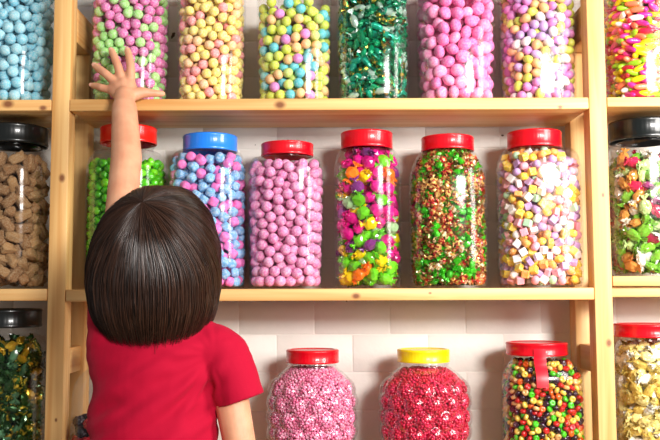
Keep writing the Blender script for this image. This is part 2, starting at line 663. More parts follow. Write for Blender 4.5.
def tri(bm):
    bmesh.ops.recalc_face_normals(bm, faces=bm.faces)
    bmesh.ops.triangulate(bm, faces=bm.faces)
    bm.verts.index_update()
    V = np.array([v.co[:] for v in bm.verts])
    T = np.array([[v.index for v in f.verts] for f in bm.faces])
    bm.free()
    return V, T


def s_ball(r, rough=.03, squash=1., sub=3):
    return ico(sub, lambda v: (v * (r * (1 + rough * noise.noise(v * 2.3)))) * 1.0 if squash == 1 else Vector((v.x * r, v.y * r, v.z * r * squash)) * (1 + rough * noise.noise(v * 2.3)))


def s_egg(r, ln, sub=3):
    return ico(sub, lambda v: Vector((v.x * r * (1 - .14 * v.z), v.y * r * (1 - .14 * v.z), v.z * ln)))


def s_torpedo(r, h, sub=3):
    return ico(sub, lambda v: Vector((v.x * r, v.y * r, math.copysign(abs(v.z) ** .75, v.z) * h)))


def s_barrel(r, h, sub=3):
    def f(v):
        k = (abs(v.z) ** 5 + (v.x * v.x + v.y * v.y) ** 2.5) ** (-.2)
        w = v * k
        return Vector((w.x * r, w.y * r, w.z * h)) * (1 + .02 * noise.noise(v * 3))
    return ico(sub, f)


def s_bead(r, sub=3):
    """little jelly bead with a dimple at each end"""
    def f(v):
        rho = math.hypot(v.x, v.y)
        z = v.z * .8 * (1 - .75 * math.exp(-(rho / .38) ** 2))
        return Vector((v.x * r, v.y * r, z * r))
    return ico(sub, f)


def s_cube(a, h=None, bev=.16):
    bm = bmesh.new()
    bmesh.ops.create_cube(bm, size=a)
    if h:
        for v in bm.verts:
            v.co.z *= h / a
    bmesh.ops.bevel(bm, geom=list(bm.edges), offset=a * bev * .6, segments=2, affect='EDGES', profile=.5)
    V, T = tri(bm)
    return V, T, False


def s_chunk(r, ln, seed):
    def f(v):
        k = (abs(v.z) ** 10 + abs(v.x) ** 10 + abs(v.y) ** 10) ** -.1
        w = v * k
        w = Vector((w.x * r, w.y * r, w.z * ln))
        q = v * 2.2 + Vector((seed, 0, 0))
        return w * (.92 + .2 * noise.noise(q) + .16 * noise.noise(q * 2.7) + .05 * noise.noise(q * 7))
    return ico(3, f)


def s_wrap(r, ln, fan, seed, crumple=.18, flat=.8, sub=2):
    """twist-wrapped sweet: crumpled body and two pleated fans"""
    def f(v):
        q = v * 2.6 + Vector((seed * 3.1, 0, 0))
        k = (abs(v.z) ** 4 + (v.x * v.x + v.y * v.y) ** 2) ** (-.25)
        w = v * (1 + (k - 1) * .5)
        w = Vector((w.x * r, w.y * r * flat, w.z * ln))
        return w * (1 + crumple * noise.noise(q) + crumple * .6 * noise.noise(q * 2.7))
    V, T, _ = ico(sub, f)
    V, T = list(map(tuple, V)), list(map(tuple, T))
    rnd = random.Random(seed)
    for s in (-1, 1):
        n = 14
        rings = []
        for k, (rad, z) in enumerate(((r * .22, ln * .9), (r * .2, ln * 1.12), (r * .75 * fan, ln * (1.12 + .38 * fan)), (r * 1.05 * fan, ln * (1.12 + .7 * fan)))):
            row = []
            for i in range(n):
                a = i * 2 * PI / n
                zz = z + (rnd.uniform(-.2, .2) * r if k >= 2 else 0)
                pl = (1.25 if i % 2 else .62) if k >= 2 else 1
                row.append((rad * pl * math.cos(a), rad * pl * math.sin(a) * (.45 if k >= 2 else 1), s * zz))
            rings.append(row)
        b = len(V)
        for row in rings:
            V += row
        # thickness: second skin just inside
        for row in rings:
            V += [(x * .93, y * .93, z - s * .0003) for (x, y, z) in row]
        m = len(rings)
        for layer in (0, 1):
            o = b + layer * m * n
            for k in range(m - 1):
                for i in range(n):
                    a0, a1 = o + k * n + i, o + k * n + (i + 1) % n
                    q = (a0, a1, a1 + n, a0 + n) if (layer == 0) == (s > 0) else (a1, a0, a0 + n, a1 + n)
                    T += [(q[0], q[1], q[2]), (q[0], q[2], q[3])]
        for i in range(n):
            a0, a1 = b + (m - 1) * n + i, b + (m - 1) * n + (i + 1) % n
            c0, c1 = a0 + m * n, a1 + m * n
            T += [(a0, a1, c1), (a0, c1, c0)]
    return np.array(V), np.array(T), False


def s_berry(r, seed):
    dirs = [Vector((math.sqrt(1 - z * z) * math.cos(i * 2.39996), math.sqrt(1 - z * z) * math.sin(i * 2.39996), z)) for i in range(26) for z in [1 - 2 * (i + .5) / 26]]

    def f(v):
        d = max(v.dot(q) for q in dirs)
        return v * r * (.78 + .22 * math.sqrt(max(0, 1 - (math.acos(min(1, d)) / .36) ** 2)))
    return ico(4, f)


def as_mesh(name, shp, mat):
    V, T, sm = shp
    return np_mesh(name, V, T, [mat], None, sm)


# ------------------------------------------------------------------ packing
def rand_rot(g):
    q = g.normal(size=4)
    q /= np.linalg.norm(q)
    w, x, y, z = q
    return np.array([[1 - 2 * (y * y + z * z), 2 * (x * y - z * w), 2 * (x * z + y * w)],
                     [2 * (x * y + z * w), 1 - 2 * (x * x + z * z), 2 * (y * z - x * w)],
                     [2 * (x * z - y * w), 2 * (y * z + x * w), 1 - 2 * (x * x + y * y)]])


def pack(j, d, zfill, seed, its=60, dense=1.03, rwall=None):
    """centres of sweets of diameter d settled in jar j up to height zfill (jar coordinates)"""
    g = np.random.default_rng(seed)
    r = d / 2
    rw = r if rwall is None else rwall
    zb = .0036
    zfill = min(zfill, j.zs[-1])

    def rin(z):
        return np.minimum(np.interp(z, j.zs, j.rs), np.interp(z + .7 * r, j.zs, j.rs)) - rw - .0003

    def clamp(P):
        P[:, 2] = np.clip(P[:, 2], zb + rw, zfill - r * .4)
        nz = np.interp(P[:, 2], j.zs, j.nn)
        q = (np.abs(P[:, 0]) ** nz + np.abs(P[:, 1]) ** nz) ** (1 / nz)
        lim = np.maximum(rin(P[:, 2]), 1e-4)
        s = np.where(q > lim, lim / np.maximum(q, 1e-9), 1.)
        P[:, 0] *= s
        P[:, 1] *= s
        return q, lim
    a = d * dense * math.sqrt(2)
    k = int(.4 / a) + 2
    gi = np.array(np.meshgrid(*[np.arange(-k, k)] * 3)).reshape(3, -1).T.astype(float)
    P = np.concatenate([gi, gi + [.5, .5, 0], gi + [.5, 0, .5], gi + [0, .5, .5]]) * a
    P = P @ rand_rot(g).T
    P[:, 2] += zfill / 2
    m = (P[:, 2] > zb) & (P[:, 2] < zfill) & (np.abs(P[:, 0]) < j.R) & (np.abs(P[:, 1]) < j.R)
    P = P[m]
    nz = np.interp(P[:, 2], j.zs, j.nn)
    q = (np.abs(P[:, 0]) ** nz + np.abs(P[:, 1]) ** nz) ** (1 / nz)
    lim = rin(P[:, 2])
    P = P[(q < lim + r * .35) & (lim > 0)]
    # the unseen core is left empty
    nz = np.interp(P[:, 2], j.zs, j.nn)
    q = (np.abs(P[:, 0]) ** nz + np.abs(P[:, 1]) ** nz) ** (1 / nz)
    core = (q < np.interp(P[:, 2], j.zs, j.rs) - 3.6 * d) & (P[:, 2] < zfill - 3 * d) & (P[:, 2] > 3 * d)
    P = P[~core]
    P = P[g.random(len(P)) > .04]
    P += g.normal(size=P.shape) * d * .26
    n = len(P)
    I = J = None
    for it in range(its):
        if it % 6 == 0:
            P32 = P.astype(np.float32)
            sq = (P32 ** 2).sum(1)
            D2 = sq[:, None] + sq[None, :] - 2 * P32 @ P32.T
            I, J = np.nonzero(np.triu(D2 < (1.45 * d) ** 2, 1))
        v = P[I] - P[J]
        ds = np.linalg.norm(v, axis=1) + 1e-9
        ov = d - ds
        k = ov > 0
        c = v[k] / ds[k, None] * (ov[k, None] * .42)
        for ax in range(3):
            P[:, ax] += np.bincount(I[k], c[:, ax], n) - np.bincount(J[k], c[:, ax], n)
        if it < its - 12:
            P[:, 2] -= d * .006
            P[:, :2] *= 1.002
        clamp(P)
    return P


ALL = []     # every candidate piece: jar key, world centre, radius seen, rotation, variant, colour


def orient(kind, P, j, g):
    if kind == 'flat':      # long axis near level
        a = g.uniform(0, 2 * PI)
        ax = np.array([math.cos(a), .5 * math.sin(a), g.normal() * .22])
        ax /= np.linalg.norm(ax)
        h = np.cross(ax, [0, 0, 1.])
        h /= np.linalg.norm(h)
        return np.stack([h, np.cross(ax, h), ax], 1)
    return rand_rot(g)


CANDY = {}


def fill(key, name, desc, jarname, shapes, low, colours, d, ytop, seed, ori='any', rseen=None, dense=1.03, rwall=None, zone=None):
    """shapes: full shapes; low: the one for the hidden rest; colours: list of (colour word, material, weight[, ymin, ymax])"""
    j = jars[key]
    zf = at(330, ytop, j.y - j.R * .6).z - j.z
    P = pack(j, d, zf, seed, dense=dense, rwall=rwall)
    g = np.random.default_rng(seed + 100)
    W = P + np.array([j.x, j.y, j.z])
    rs = rseen or d / 2
    _, py, _ = proj(W)
    w = np.array([c[2] for c in colours], float)
    rots = [orient(ori, p, j, g) for p in W]
    vs = g.integers(len(shapes), size=len(W))
    Vfs = [np.concatenate([low[0], sh_[0]]) for sh_ in shapes]
    for i, p in enumerate(W):
        q0 = Vfs[vs[i]] @ rots[i].T
        for _ in range(5):
            q = q0 + p - np.array([j.x, j.y, j.z])
            nz = np.interp(q[:, 2], j.zs, j.nn)
            qq = (np.abs(q[:, 0]) ** nz + np.abs(q[:, 1]) ** nz) ** (1 / nz)
            over = qq - np.interp(q[:, 2], j.zs, j.rs) + .0011
            dz = .0036 - q[:, 2].min()
            if dz > 0:
                p[2] += dz
            dt = q[:, 2].max() - (j.zs[-1] - .004)
            if dt > 0:
                p[2] -= dt
            k = int(over.argmax())
            if over[k] <= 0:
                break
            h = q[k, :2] / (np.linalg.norm(q[k, :2]) + 1e-9)
            p[:2] -= h * over[k] * 1.15
        if over[k] > .0004 or dz > .0004:
            continue
        wt = w.copy()
        if zone is not None:
            wt = zone(p, py[i], w)
        c = g.choice(len(w), p=wt / wt.sum())
        v = int(vs[i])
        ALL.append((key, p, rs, rots[i], v, int(c)))
    CANDY[key] = dict(name=name, desc=desc, jar=jarname, shapes=shapes, low=low, colours=colours, n=len(P))


pxm = 1.475 / F


def C(nm, rgb, w=1., **kw):
    return (nm, candy('sweet_' + nm.replace(' ', '_'), rgb, **kw), w)


dusty = dict(rough=.75, dust=.45, var=.08)
# upper shelf
fill('A', 'blue_bonbon', 'bonbon', 'jar of blue bonbons', [s_ball(.0098), s_ball(.0098, .05, .93)], s_ball(.0098, sub=2),
     [C('pale blue', (128, 206, 226), 1, **dusty), C('powder blue', (156, 218, 232), .7, **dusty)], .0196, -28, 11)
fill('B', 'dusted_ball', 'dusted ball', 'jar by the raised hand', [s_ball(.0088), s_ball(.0088, .04, .95)], s_ball(.0088, sub=2),
     [C('pink', (228, 108, 178), 1., **dusty), C('pale green', (162, 226, 120), 1., **dusty)], .0176, -28, 12)
fill('C', 'pastel_bonbon', 'bonbon', 'jar of lemon and rose bonbons', [s_ball(.0088), s_ball(.0088, .05, .92)], s_ball(.0088, sub=2),
     [C('lemon yellow', (248, 226, 112), 1.3, **dusty), C('rose pink', (250, 150, 150), .8, **dusty), C('peach', (252, 200, 138), .5, **dusty)], .0176, -28, 13)
fill('D', 'sugared_ball', 'sugared ball', 'jar of four-coloured balls', [s_ball(.0090, .03, .93), s_ball(.0090)], s_ball(.0090, sub=2),
     [C('lime', (206, 222, 60), 1.5, rough=.6, dust=.25), C('peach', (248, 196, 128), 1., rough=.6, dust=.25), C('teal', (82, 196, 208), .7, rough=.6, dust=.25),
      C('lilac', (224, 132, 204), .5, rough=.6, dust=.25), C('pale green', (206, 226, 110), .7, rough=.6, dust=.25)], .0180, 1, 14)
foil = dict(rough=.25, metal=.4, coat=.8, bump=.0, var=.3)
fill('E', 'foil_wrapped_toffee', 'foil-wrapped toffee', 'jar of green foil toffees', [s_wrap(.0068, .0125, .8, s, .12) for s in (1, 2, 3, 4)], s_wrap(.0068, .0125, .8, 1, .12, sub=1),
     [C('dark green', (0, 150, 98), 1.6, **foil), C('teal green', (10, 160, 128), .9, **foil), C('gold and green', (0, 118, 70), .9, rgb2=(226, 186, 70), scale=160., rough=.25, metal=.8, bump=0), C('silver green', (196, 226, 210), .8, **foil)],
     .0172, -28, 15, rseen=.0105, dense=.95, rwall=.0085)
fill('F', 'pink_drop', 'flattened drop', 'jar of pink drops', [s_ball(.0122, .03, .74), s_ball(.0118, .05, .8)], s_ball(.0122, .03, .74, 2),
     [C('bright pink', (240, 108, 176), 1., rough=.65, dust=.3, var=.08), C('light pink', (246, 140, 190), .6, rough=.65, dust=.35)], .0216, -28, 16)
eg = dict(rough=.5, coat=.15, var=.06, dust=.35, dust_rgb=(150, 110, 90), scale=900., bump=0)
fill('G', 'speckled_egg_sweet', 'speckled egg sweet', 'jar of egg sweets', [s_egg(.0078, .0098)], s_egg(.0078, .0098, 2),
     [C('lilac pink', (226, 140, 208), 1.2, **eg), C('white', (244, 236, 232), .9, **eg), C('peach', (240, 184, 124), 1., **eg), C('lime', (216, 226, 92), 1., **eg), C('pale violet', (206, 168, 224), .5, **eg)],
     .0166, -28, 17, rseen=.0085)
tp = dict(rough=.35, coat=.4, var=.08, bump=0)
fill('H', 'torpedo_sweet', 'torpedo sweet', 'jar of torpedo sweets', [s_torpedo(.0052, .0135)], s_torpedo(.0052, .0135, 2),
     [C('yellow', (250, 228, 20), 1.5, **tp), C('magenta', (226, 44, 150), 1.1, **tp), C('lime', (158, 220, 40), .8, **tp), C('white', (248, 242, 236), .5, **tp), C('salmon', (250, 134, 96), .9, **tp), C('crimson', (214, 14, 66), .9, **tp)],
     .0150, -28, 18, ori='flat', rseen=.0078, dense=.92, rwall=.008)
# middle shelf
fd = dict(rough=.85, dust=.4, dust_rgb=(206, 184, 148), scale=400., var=.15)
fill('I', 'fudge_chunk', 'sugared fudge chunk', 'black-lidded fudge jar', [s_chunk(.0086, .0155, s) for s in (1, 2, 3, 4)], s_chunk(.0086, .0155, 1),
     [C('brown', (142, 100, 60), 1., **fd), C('light brown', (166, 124, 78), .7, **fd)], .0222, 154, 21, rseen=.0105)
gr = dict(rough=.3, coat=.5, var=.12, bump=.1)
fill('J', 'green_gum_sweet', 'green gum sweet', 'green sweet jar behind the arm', [s_ball(.0074, .3, .85), s_ball(.0074, .34)], s_ball(.0072, .12, .85, 2),
     [C('vivid green', (84, 204, 8), 1., **gr), C('lime green', (128, 228, 30), .6, **gr)], .0142, 159, 22)
fill('K', 'barrel_sweet', 'barrel sweet', 'blue-lidded jar', [s_barrel(.0082, .0074), s_barrel(.0082, .0068)], s_barrel(.0082, .0072, 2),
     [C('pale blue', (112, 178, 226), 1.25, **dusty), C('pink', (244, 112, 192), 1., rough=.7, dust=.2, var=.08)], .0172, 153, 23)
fill('L', 'pink_bonbon', 'pink bonbon', 'short jar of pink bonbons', [s_ball(.0094), s_ball(.0094, .05, .95)], s_ball(.0094, sub=2),
     [C('mauve pink', (222, 118, 176), 1., **dusty), C('light pink', (232, 140, 190), .5, **dusty)], .0188, 160, 24)
ce = dict(rough=.12, coat=1., var=.2, bump=0)


def zoneM(p, y, w):
    w = w.copy()
    if y > 235:
        w[2] *= 4
        w[0] *= .5
    else:
        w[0] *= 1.6
    return w


fill('M', 'cellophane_sweet', 'cellophane sweet', 'slim red-lidded jar', [s_wrap(.0122, .0116, .68, s, .22, .78, 2) for s in (5, 6, 7, 8)], s_wrap(.0120, .0114, .62, 5, .2, .9),
     [C('magenta', (214, 22, 128), 1.4, **ce), C('yellow', (250, 214, 16), 1., **ce), C('green', (104, 196, 30), .9, **ce), C('orange', (250, 120, 20), .4, **ce), C('purple', (132, 50, 130), .5, **ce), C('clear green', (160, 196, 140), .5, **ce)],
     .0236, 149, 25, rseen=.0135, dense=.95, rwall=.0118, zone=zoneM)
tf2 = dict(rough=.25, metal=.3, coat=.6, bump=0, var=.25, scale=230.)
tf = dict(rough=.25, metal=.35, coat=.6, bump=0, var=.25)
fill('N', 'wrapped_toffee', 'wrapped toffee', 'toffee jar filled to its neck', [s_wrap(.0062, .0072, .85, s, .26) for s in (9, 10, 11, 12)], s_wrap(.0062, .0072, .85, 9, .26, sub=1),
     [C('red and gold', (186, 20, 34), 1.1, rgb2=(228, 176, 96), **tf2), C('gold and red', (226, 184, 104), 1., rgb2=(150, 40, 20), **tf2), C('green', (60, 186, 20), 1.3, **tf), C('cream and gold', (246, 224, 184), .7, rgb2=(200, 140, 60), **tf2), C('brown and green', (120, 62, 24), .8, rgb2=(90, 150, 40), **tf2)],
     .0126, 150, 26, rseen=.0075, dense=.97, rwall=.0066)
cu = dict(rough=.6, var=.06, dust=.3, bump=.05)
fill('O', 'candy_cube', 'candy cube', 'jar beside the upright', [s_cube(.0128), s_cube(.0128, .0088), s_barrel(.0066, .0075, 2)], s_cube(.0128),
     [C('yellow', (252, 212, 40), 1.2, **cu), C('pink', (248, 160, 178), 1.2, **cu), C('white', (250, 240, 236), 1., **cu), C('lilac', (196, 150, 208), 1., **cu), C('orange', (252, 170, 70), .8, **cu), C('mint', (180, 224, 180), .25, **cu)],
     .0156, 147, 27, rseen=.0085, rwall=.0088)


def zoneP(p, y, w):
    w = w.copy()
    if y > 228:
        w[0] *= 4
    else:
        w[1] *= 1.5
    return w


fill('P', 'fruit_sweet', 'clear-wrapped fruit sweet', 'black-lidded fruit jar', [s_wrap(.0100, .0130, .75, s, .2, .75, 3) for s in (13, 14, 15, 16)], s_wrap(.0100, .0130, .75, 13, .2, .75),
     [C('lime green', (118, 180, 52), 1., **ce), C('cherry red', (196, 34, 74), .8, **ce), C('pale green', (190, 220, 140), 1.4, **ce), C('amber', (206, 140, 66), .7, **ce), C('plum', (150, 60, 110), .4, **ce), C('clear white', (232, 228, 214), 1.1, **ce)],
     .0226, 156, 28, rseen=.013, dense=.95, rwall=.0118, zone=zoneP)
# bottom shelf
gg = dict(rough=.25, metal=.55, coat=.5, bump=0, var=.3)
fill('Q', 'gold_wrapped_sweet', 'twist-wrapped sweet', 'black-lidded jar of green and gold', [s_wrap(.0085, .0110, .85, s, .2, .7) for s in (17, 18, 19, 20)], s_wrap(.0085, .0110, .85, 17, .2, .7, 1),
     [C('dark green', (34, 74, 28), 2.2, **gg), C('gold', (206, 166, 40), .6, **gg), C('green and gold', (60, 100, 36), 1.1, rgb2=(220, 186, 60), scale=190., rough=.25, metal=.5, bump=0), C('sea green', (84, 132, 92), .5, **gg)],
     .0184, 343, 31, rseen=.011, dense=.95, rwall=.0098)
bg = dict(rough=.35, coat=.4, var=.15, bump=0)
fill('R', 'gummy_berry', 'gummy berry', 'half-empty berry jar', [s_berry(.0105, 1)], s_ball(.0105, .05, 1., 2),
     [C('red', (206, 16, 44), 1., **bg), C('blackberry dark', (34, 20, 34), 1., **bg)], .0212, 417, 32)
jb = dict(rough=.18, coat=.8, var=.12, bump=0)
fill('U', 'jelly_bead', 'jelly bead', 'jar with the red strip', [s_bead(.0057)], s_bead(.0057, 2),
     [C('golden yellow', (236, 200, 84), 1.9, **jb), C('amber', (232, 176, 110), .6, **jb), C('bright green', (72, 196, 26), 1.1, **jb), C('red', (208, 30, 28), .8, **jb), C('dark purple', (52, 16, 40), 1.6, **jb), C('orange', (240, 96, 24), .5, **jb)],
     .0108, 363, 33)
cw = dict(rough=.3, coat=.8, var=.1, bump=0)
fill('V', 'cream_wrapped_sweet', 'wrapped sweet', 'jar of cream sweets', [s_wrap(.0096, .0128, .85, s, .22, .7, 3) for s in (21, 22, 23, 24)], s_wrap(.0096, .0128, .85, 21, .22, .7),
     [C('cream yellow', (238, 220, 140), 1.2, **cw), C('clear white', (242, 240, 232), 1., **cw), C('pale gold', (226, 196, 96), .7, **cw)], .0208, 348, 34, rseen=.0125, dense=.95, rwall=.0108)


def fill_beads(key, name, jarname, colours, d, ytop, seed):
    """tiny beads: three layers just inside the bumpy wall"""
    j = jars[key]
    g = np.random.default_rng(seed)
    zf = at(330, ytop, j.y - j.R * .6).z - j.z
    ga = PI * (3 - math.sqrt(5))
    out = []
    for layer in range(3):
        z = .0036 + d / 2
        row = 0
        while z < zf - layer * d * .8:
            r0 = float(np.interp(z, j.zs, j.rs)) - d * .55 - layer * d * .8
            nn = int(2 * PI * (r0 + .003) / (d * .98))
            ph = g.uniform(0, 1)
            for i in range(nn):
                t = (i + ph + g.normal() * .24) / nn * 2 * PI
                zz = min(max(z + g.normal() * d * .24, .0036 + d / 2), zf)
                rr = float(min(np.interp(zz, j.zs, j.rs), np.interp(zz + d * .6, j.zs, j.rs), np.interp(zz - d * .6, j.zs, j.rs))) - d * .58 - layer * d * .8 + min(j.bump((t + a_) % (2 * PI), zz + b_) for a_, b_ in ((0, 0), (.036, 0), (-.036, 0), (0, .0028), (0, -.0028), (.028, .002), (-.028, .002), (.028, -.002), (-.028, -.002))) * .95 - .0020 - abs(g.normal()) * d * .08
                out.append((rr * math.cos(t), rr * math.sin(t), zz))
            z += d * .80
            row += 1
    # closed top of the filling
    rt = float(min(np.interp(zf, j.zs, j.rs), np.interp(zf + d * .8, j.zs, j.rs))) - d * .8
    for i in range(int(2.2 * (rt / d) ** 2 * 3)):
        a, q = g.uniform(0, 2 * PI), math.sqrt(g.uniform(0, 1)) * rt
        out.append((q * math.cos(a), q * math.sin(a), zf - d * g.uniform(0, 1.2)))
    P = np.array(out) + np.array([j.x, j.y, j.z])
    w = np.array([c[2] for c in colours], float)
    cs = g.choice(len(w), size=len(P), p=w / w.sum())
    I3 = np.eye(3)
    for p, c in zip(P, cs):
        ALL.append((key, p, d / 2, I3, 0, int(c)))
    CANDY[key] = dict(name=name, desc='bead sweet', jar=jarname, shapes=[s_ball(d * .56, .0, 1., 2)], low=s_ball(d * .56, 0., 1., 1), colours=colours, n=len(P))


bd = dict(rough=.3, coat=.5, var=.16, bump=0)
fill_beads('S', 'pink_bead_sweet', 'pink raspberry-shaped jar', [C('candy pink', (244, 136, 176), 1.3, **bd), C('pale pink', (250, 176, 204), .8, **bd), C('rose pink', (226, 100, 146), .4, **bd)], .0046, 370, 41)
fill_beads('T', 'crimson_bead_sweet', 'crimson raspberry-shaped jar', [C('crimson', (216, 12, 62), 1.3, **bd), C('rose crimson', (230, 36, 88), .8, **bd), C('deep crimson', (180, 8, 48), .5, **bd)], .0046, 371, 42)

# ------------------------------------------------------------------ which pieces can be seen: a small depth buffer
BW, BH, SS = 660 * 2, 440 * 2, 2
pos = np.array([a[1] for a in ALL])
rad = np.array([a[2] for a in ALL])
ux, uy, uz = proj(pos)
rp = rad * F / uz * SS
ID = np.full((BH, BW), -1, np.int32)
ZB = np.full((BH, BW), 1e9, np.float32)


def mask_poly(pts, z=0.5):
    """what stands in front of the jars"""
    ys = [p[1] for p in pts]
    for y in range(max(0, int(min(ys) * SS)), min(BH, int(max(ys) * SS))):
        yy = (y + .5) / SS
        xs = []
        for (x0, y0), (x1, y1) in zip(pts, pts[1:] + pts[:1]):
            if (y0 <= yy) != (y1 <= yy):
                xs.append(x0 + (yy - y0) * (x1 - x0) / (y1 - y0))
        xs.sort()
        for a, b in zip(xs[::2], xs[1::2]):
            ZB[y, max(0, int(a * SS)):max(0, int(b * SS))] = z


HAIR = [(165, 188), (190, 195), (207, 212), (216, 235), (220, 265), (220.5, 285), (214, 305), (203, 320), (185, 332), (165, 338), (140, 341), (120, 336),
        (103, 325), (93, 305), (88, 285), (90, 260), (97, 238), (108, 218), (125, 202), (145, 191)]
mask_poly(HAIR)
mask_poly([(112, 100), (138, 100), (142, 190), (108, 200)])
mask_poly([(88, 290), (205, 318), (240, 345), (262, 392), (256, 440), (88, 440)])
mask_poly([(52, 0), (70, 0), (64, 440), (44, 440)])
mask_poly([(588, 0), (605, 0), (617, 440), (599, 440)])
for ya, yb in ((98, 110), (289, 301)):
    mask_poly([(65, ya), (595, ya), (595, yb), (65, yb)])
mask_poly([(0, 99), (52, 99), (52, 109), (0, 109)])
mask_poly([(0, 289), (50, 289), (50, 300), (0, 300)])
mask_poly([(605, 97), (660, 97), (660, 106), (605, 106)])
mask_poly([(611, 276), (660, 276), (660, 297), (611, 297)])
for j in jars.values():
    pass
for i in np.argsort(uz):
    x, y, r = ux[i] * SS, uy[i] * SS, rp[i]
    x0, x1, y0, y1 = max(0, int(x - r)), min(BW, int(x + r) + 2), max(0, int(y - r)), min(BH, int(y + r) + 2)
    if x0 >= x1 or y0 >= y1:
        continue
    yy, xx = np.ogrid[y0:y1, x0:x1]
    q = 1 - ((xx + .5 - x) ** 2 + (yy + .5 - y) ** 2) / (r * r)
    zz = np.where(q > 0, uz[i] - rad[i] * np.sqrt(np.maximum(q, 0)), 1e9)
    sub = ZB[y0:y1, x0:x1]
    m = zz < sub
    sub[m] = zz[m]
    ID[y0:y1, x0:x1][m] = i
cnt = np.bincount(ID[ID >= 0], minlength=len(ALL))

by_jar = {}
for i, a in enumerate(ALL):
    by_jar.setdefault(a[0], []).append(i)
TOTAL = 0
for key, idx in by_jar.items():
    S = CANDY[key]
    j = jars[key]
    full = math.pi * (np.median(rp[idx])) ** 2
    seen = sorted((i for i in idx if cnt[i] >= max(6, .15 * full)), key=lambda i: -cnt[i])[:(250 if key in 'ST' else 300)]
    TOTAL += len(seen)
    meshes = {}
    # zones of the part of the jar that shows
    xs, ys = ux[seen], uy[seen]
    xa, xb, ya, yb = xs.min(), xs.max(), ys.min(), ys.max()
    group = S['desc'] + ' pieces in the ' + S['jar']
    for i in seen:
        _, p, r, rot, v, c = ALL[i]
        if (v, c) not in meshes:
            meshes[(v, c)] = as_mesh(S['name'], S['shapes'][v], S['colours'][c][1])
        o = bpy.data.objects.new(S['name'], meshes[(v, c)])
        o.matrix_world = Matrix.Translation(Vector(p)) @ Matrix(rot.tolist()).to_4x4()
        COL.objects.link(o)
        ty, tx = (uy[i] - ya) / max(1, yb - ya), (ux[i] - xa) / max(1, xb - xa)
        row = ('top', 'upper', 'middle', 'lower', 'bottom')[min(4, int(ty * 5))]
        colw = ('left', 'centre', 'right')[min(2, int(tx * 3))]
        first = S['colours'][c][0]
        d_ = S['desc']
        fw = [w for w in first.split() if w not in d_.split()]
        tag(o, f"{' '.join(fw)} {d_}, {row} {colw} of the {S['jar']}", 'sweet', group)
    sset = set(seen)
    rest = [i for i in idx if i not in sset]
    if rest:
        V0, T0, sm = S['low']
        Vs, Ts, Ms = [], [], []
        base = np.array([j.x, j.y, j.z])
        for k, i in enumerate(rest):
            _, p, r, rot, v, c = ALL[i]
            Vs.append(V0 @ rot.T + p - base)
            Ts.append(T0 + k * len(V0))
            Ms.append(np.full(len(T0), c))
        me = np_mesh(S['name'] + '_filling', np.concatenate(Vs), np.concatenate(Ts), [c[1] for c in S['colours']], np.concatenate(Ms), sm)
        o = link_mesh(S['name'] + '_filling', me, loc=(j.x, j.y, j.z))
        tag(o, f"the rest of the {S['desc']} filling packed deeper in the {S['jar']}", 'sweets', None, 'stuff')
print('CANDY individuals', TOTAL, {k: (v['n'], ) for k, v in CANDY.items()})

# ------------------------------------------------------------------ the girl
YG = 1.27
G0 = Vector((at(155, 262, YG).x, YG, 0))
person = empty('person', G0, 'dark-haired child in crimson T-shirt seen from behind, reaching up to a jar', 'person')


def rcone(bm, p0, r0, p1, r1, seg=20, flat=None):
    """closed tapered capsule between two points"""
    p0, p1 = Vector(p0), Vector(p1)
    ax = (p1 - p0)
    ln = ax.length
    ax.normalize()
    q = ax.to_track_quat('Z', 'Y').to_matrix()
    rings = []
    for k in range(1, 6):
        a = -PI / 2 + k * PI / 10
        rings.append((math.sin(a) * r0, math.cos(a) * r0))
    for k in range(1, 6):
        rings.append((ln * k / 6, r0 + (r1 - r0) * k / 6))
    for k in range(0, 5):
        a = k * PI / 10
        rings.append((ln + math.sin(a) * r1, math.cos(a) * r1))
    prev = None
    lo = bm.verts.new(p0 - ax * r0)
    hi = bm.verts.new(p1 + ax * r1)
    rows = []
    for (h, r) in rings:
        rows.append([bm.verts.new(p0 + q @ Vector((r * math.cos(t * 2 * PI / seg), r * math.sin(t * 2 * PI / seg), h))) for t in range(seg)])
    for a, b in zip(rows[:-1], rows[1:]):
        for i in range(seg):
            bm.faces.new((a[i], a[(i + 1) % seg], b[(i + 1) % seg], b[i]))
    for i in range(seg):
        bm.faces.new((lo, rows[0][(i + 1) % seg], rows[0][i]))
        bm.faces.new((hi, rows[-1][i], rows[-1][(i + 1) % seg]))


def ell_rings(bm, rings, seg=32):
    """closed loft of level ellipses (cx, cy, z, ax, ay)"""
    rows = [[bm.verts.new((cx + ax * math.cos(t * 2 * PI / seg), cy + ay * math.sin(t * 2 * PI / seg), z)) for t in range(seg)] for (cx, cy, z, ax, ay) in rings]
    for a, b in zip(rows[:-1], rows[1:]):
        for i in range(seg):
            bm.faces.new((a[i], a[(i + 1) % seg], b[(i + 1) % seg], b[i]))
    bm.faces.new(rows[0][::-1])
    bm.faces.new(rows[-1])


def ellipsoid(bm, c, r, rot=None):
    res = bmesh.ops.create_icosphere(bm, subdivisions=3, radius=1)
    for v in res['verts']:
        p = Vector((v.co.x * r[0], v.co.y * r[1], v.co.z * r[2]))
        if rot:
            p = rot @ p
        v.co = p + Vector(c)


def tube_open(bm, stations, seg=28):
    """closed cone with flat ends: stations (centre, radius x, radius y, direction)"""
    rows = []
    for (c, ra, rb, d) in stations:
        q = Vector(d).normalized().to_track_quat('Z', 'Y').to_matrix()
        rows.append([bm.verts.new(Vector(c) + q @ Vector((ra * math.cos(t * 2 * PI / seg), rb * math.sin(t * 2 * PI / seg), 0))) for t in range(seg)])
    for a, b in zip(rows[:-1], rows[1:]):
        for i in range(seg):
            bm.faces.new((a[i], a[(i + 1) % seg], b[(i + 1) % seg], b[i]))
    bm.faces.new(rows[0][::-1])
    bm.faces.new(rows[-1])


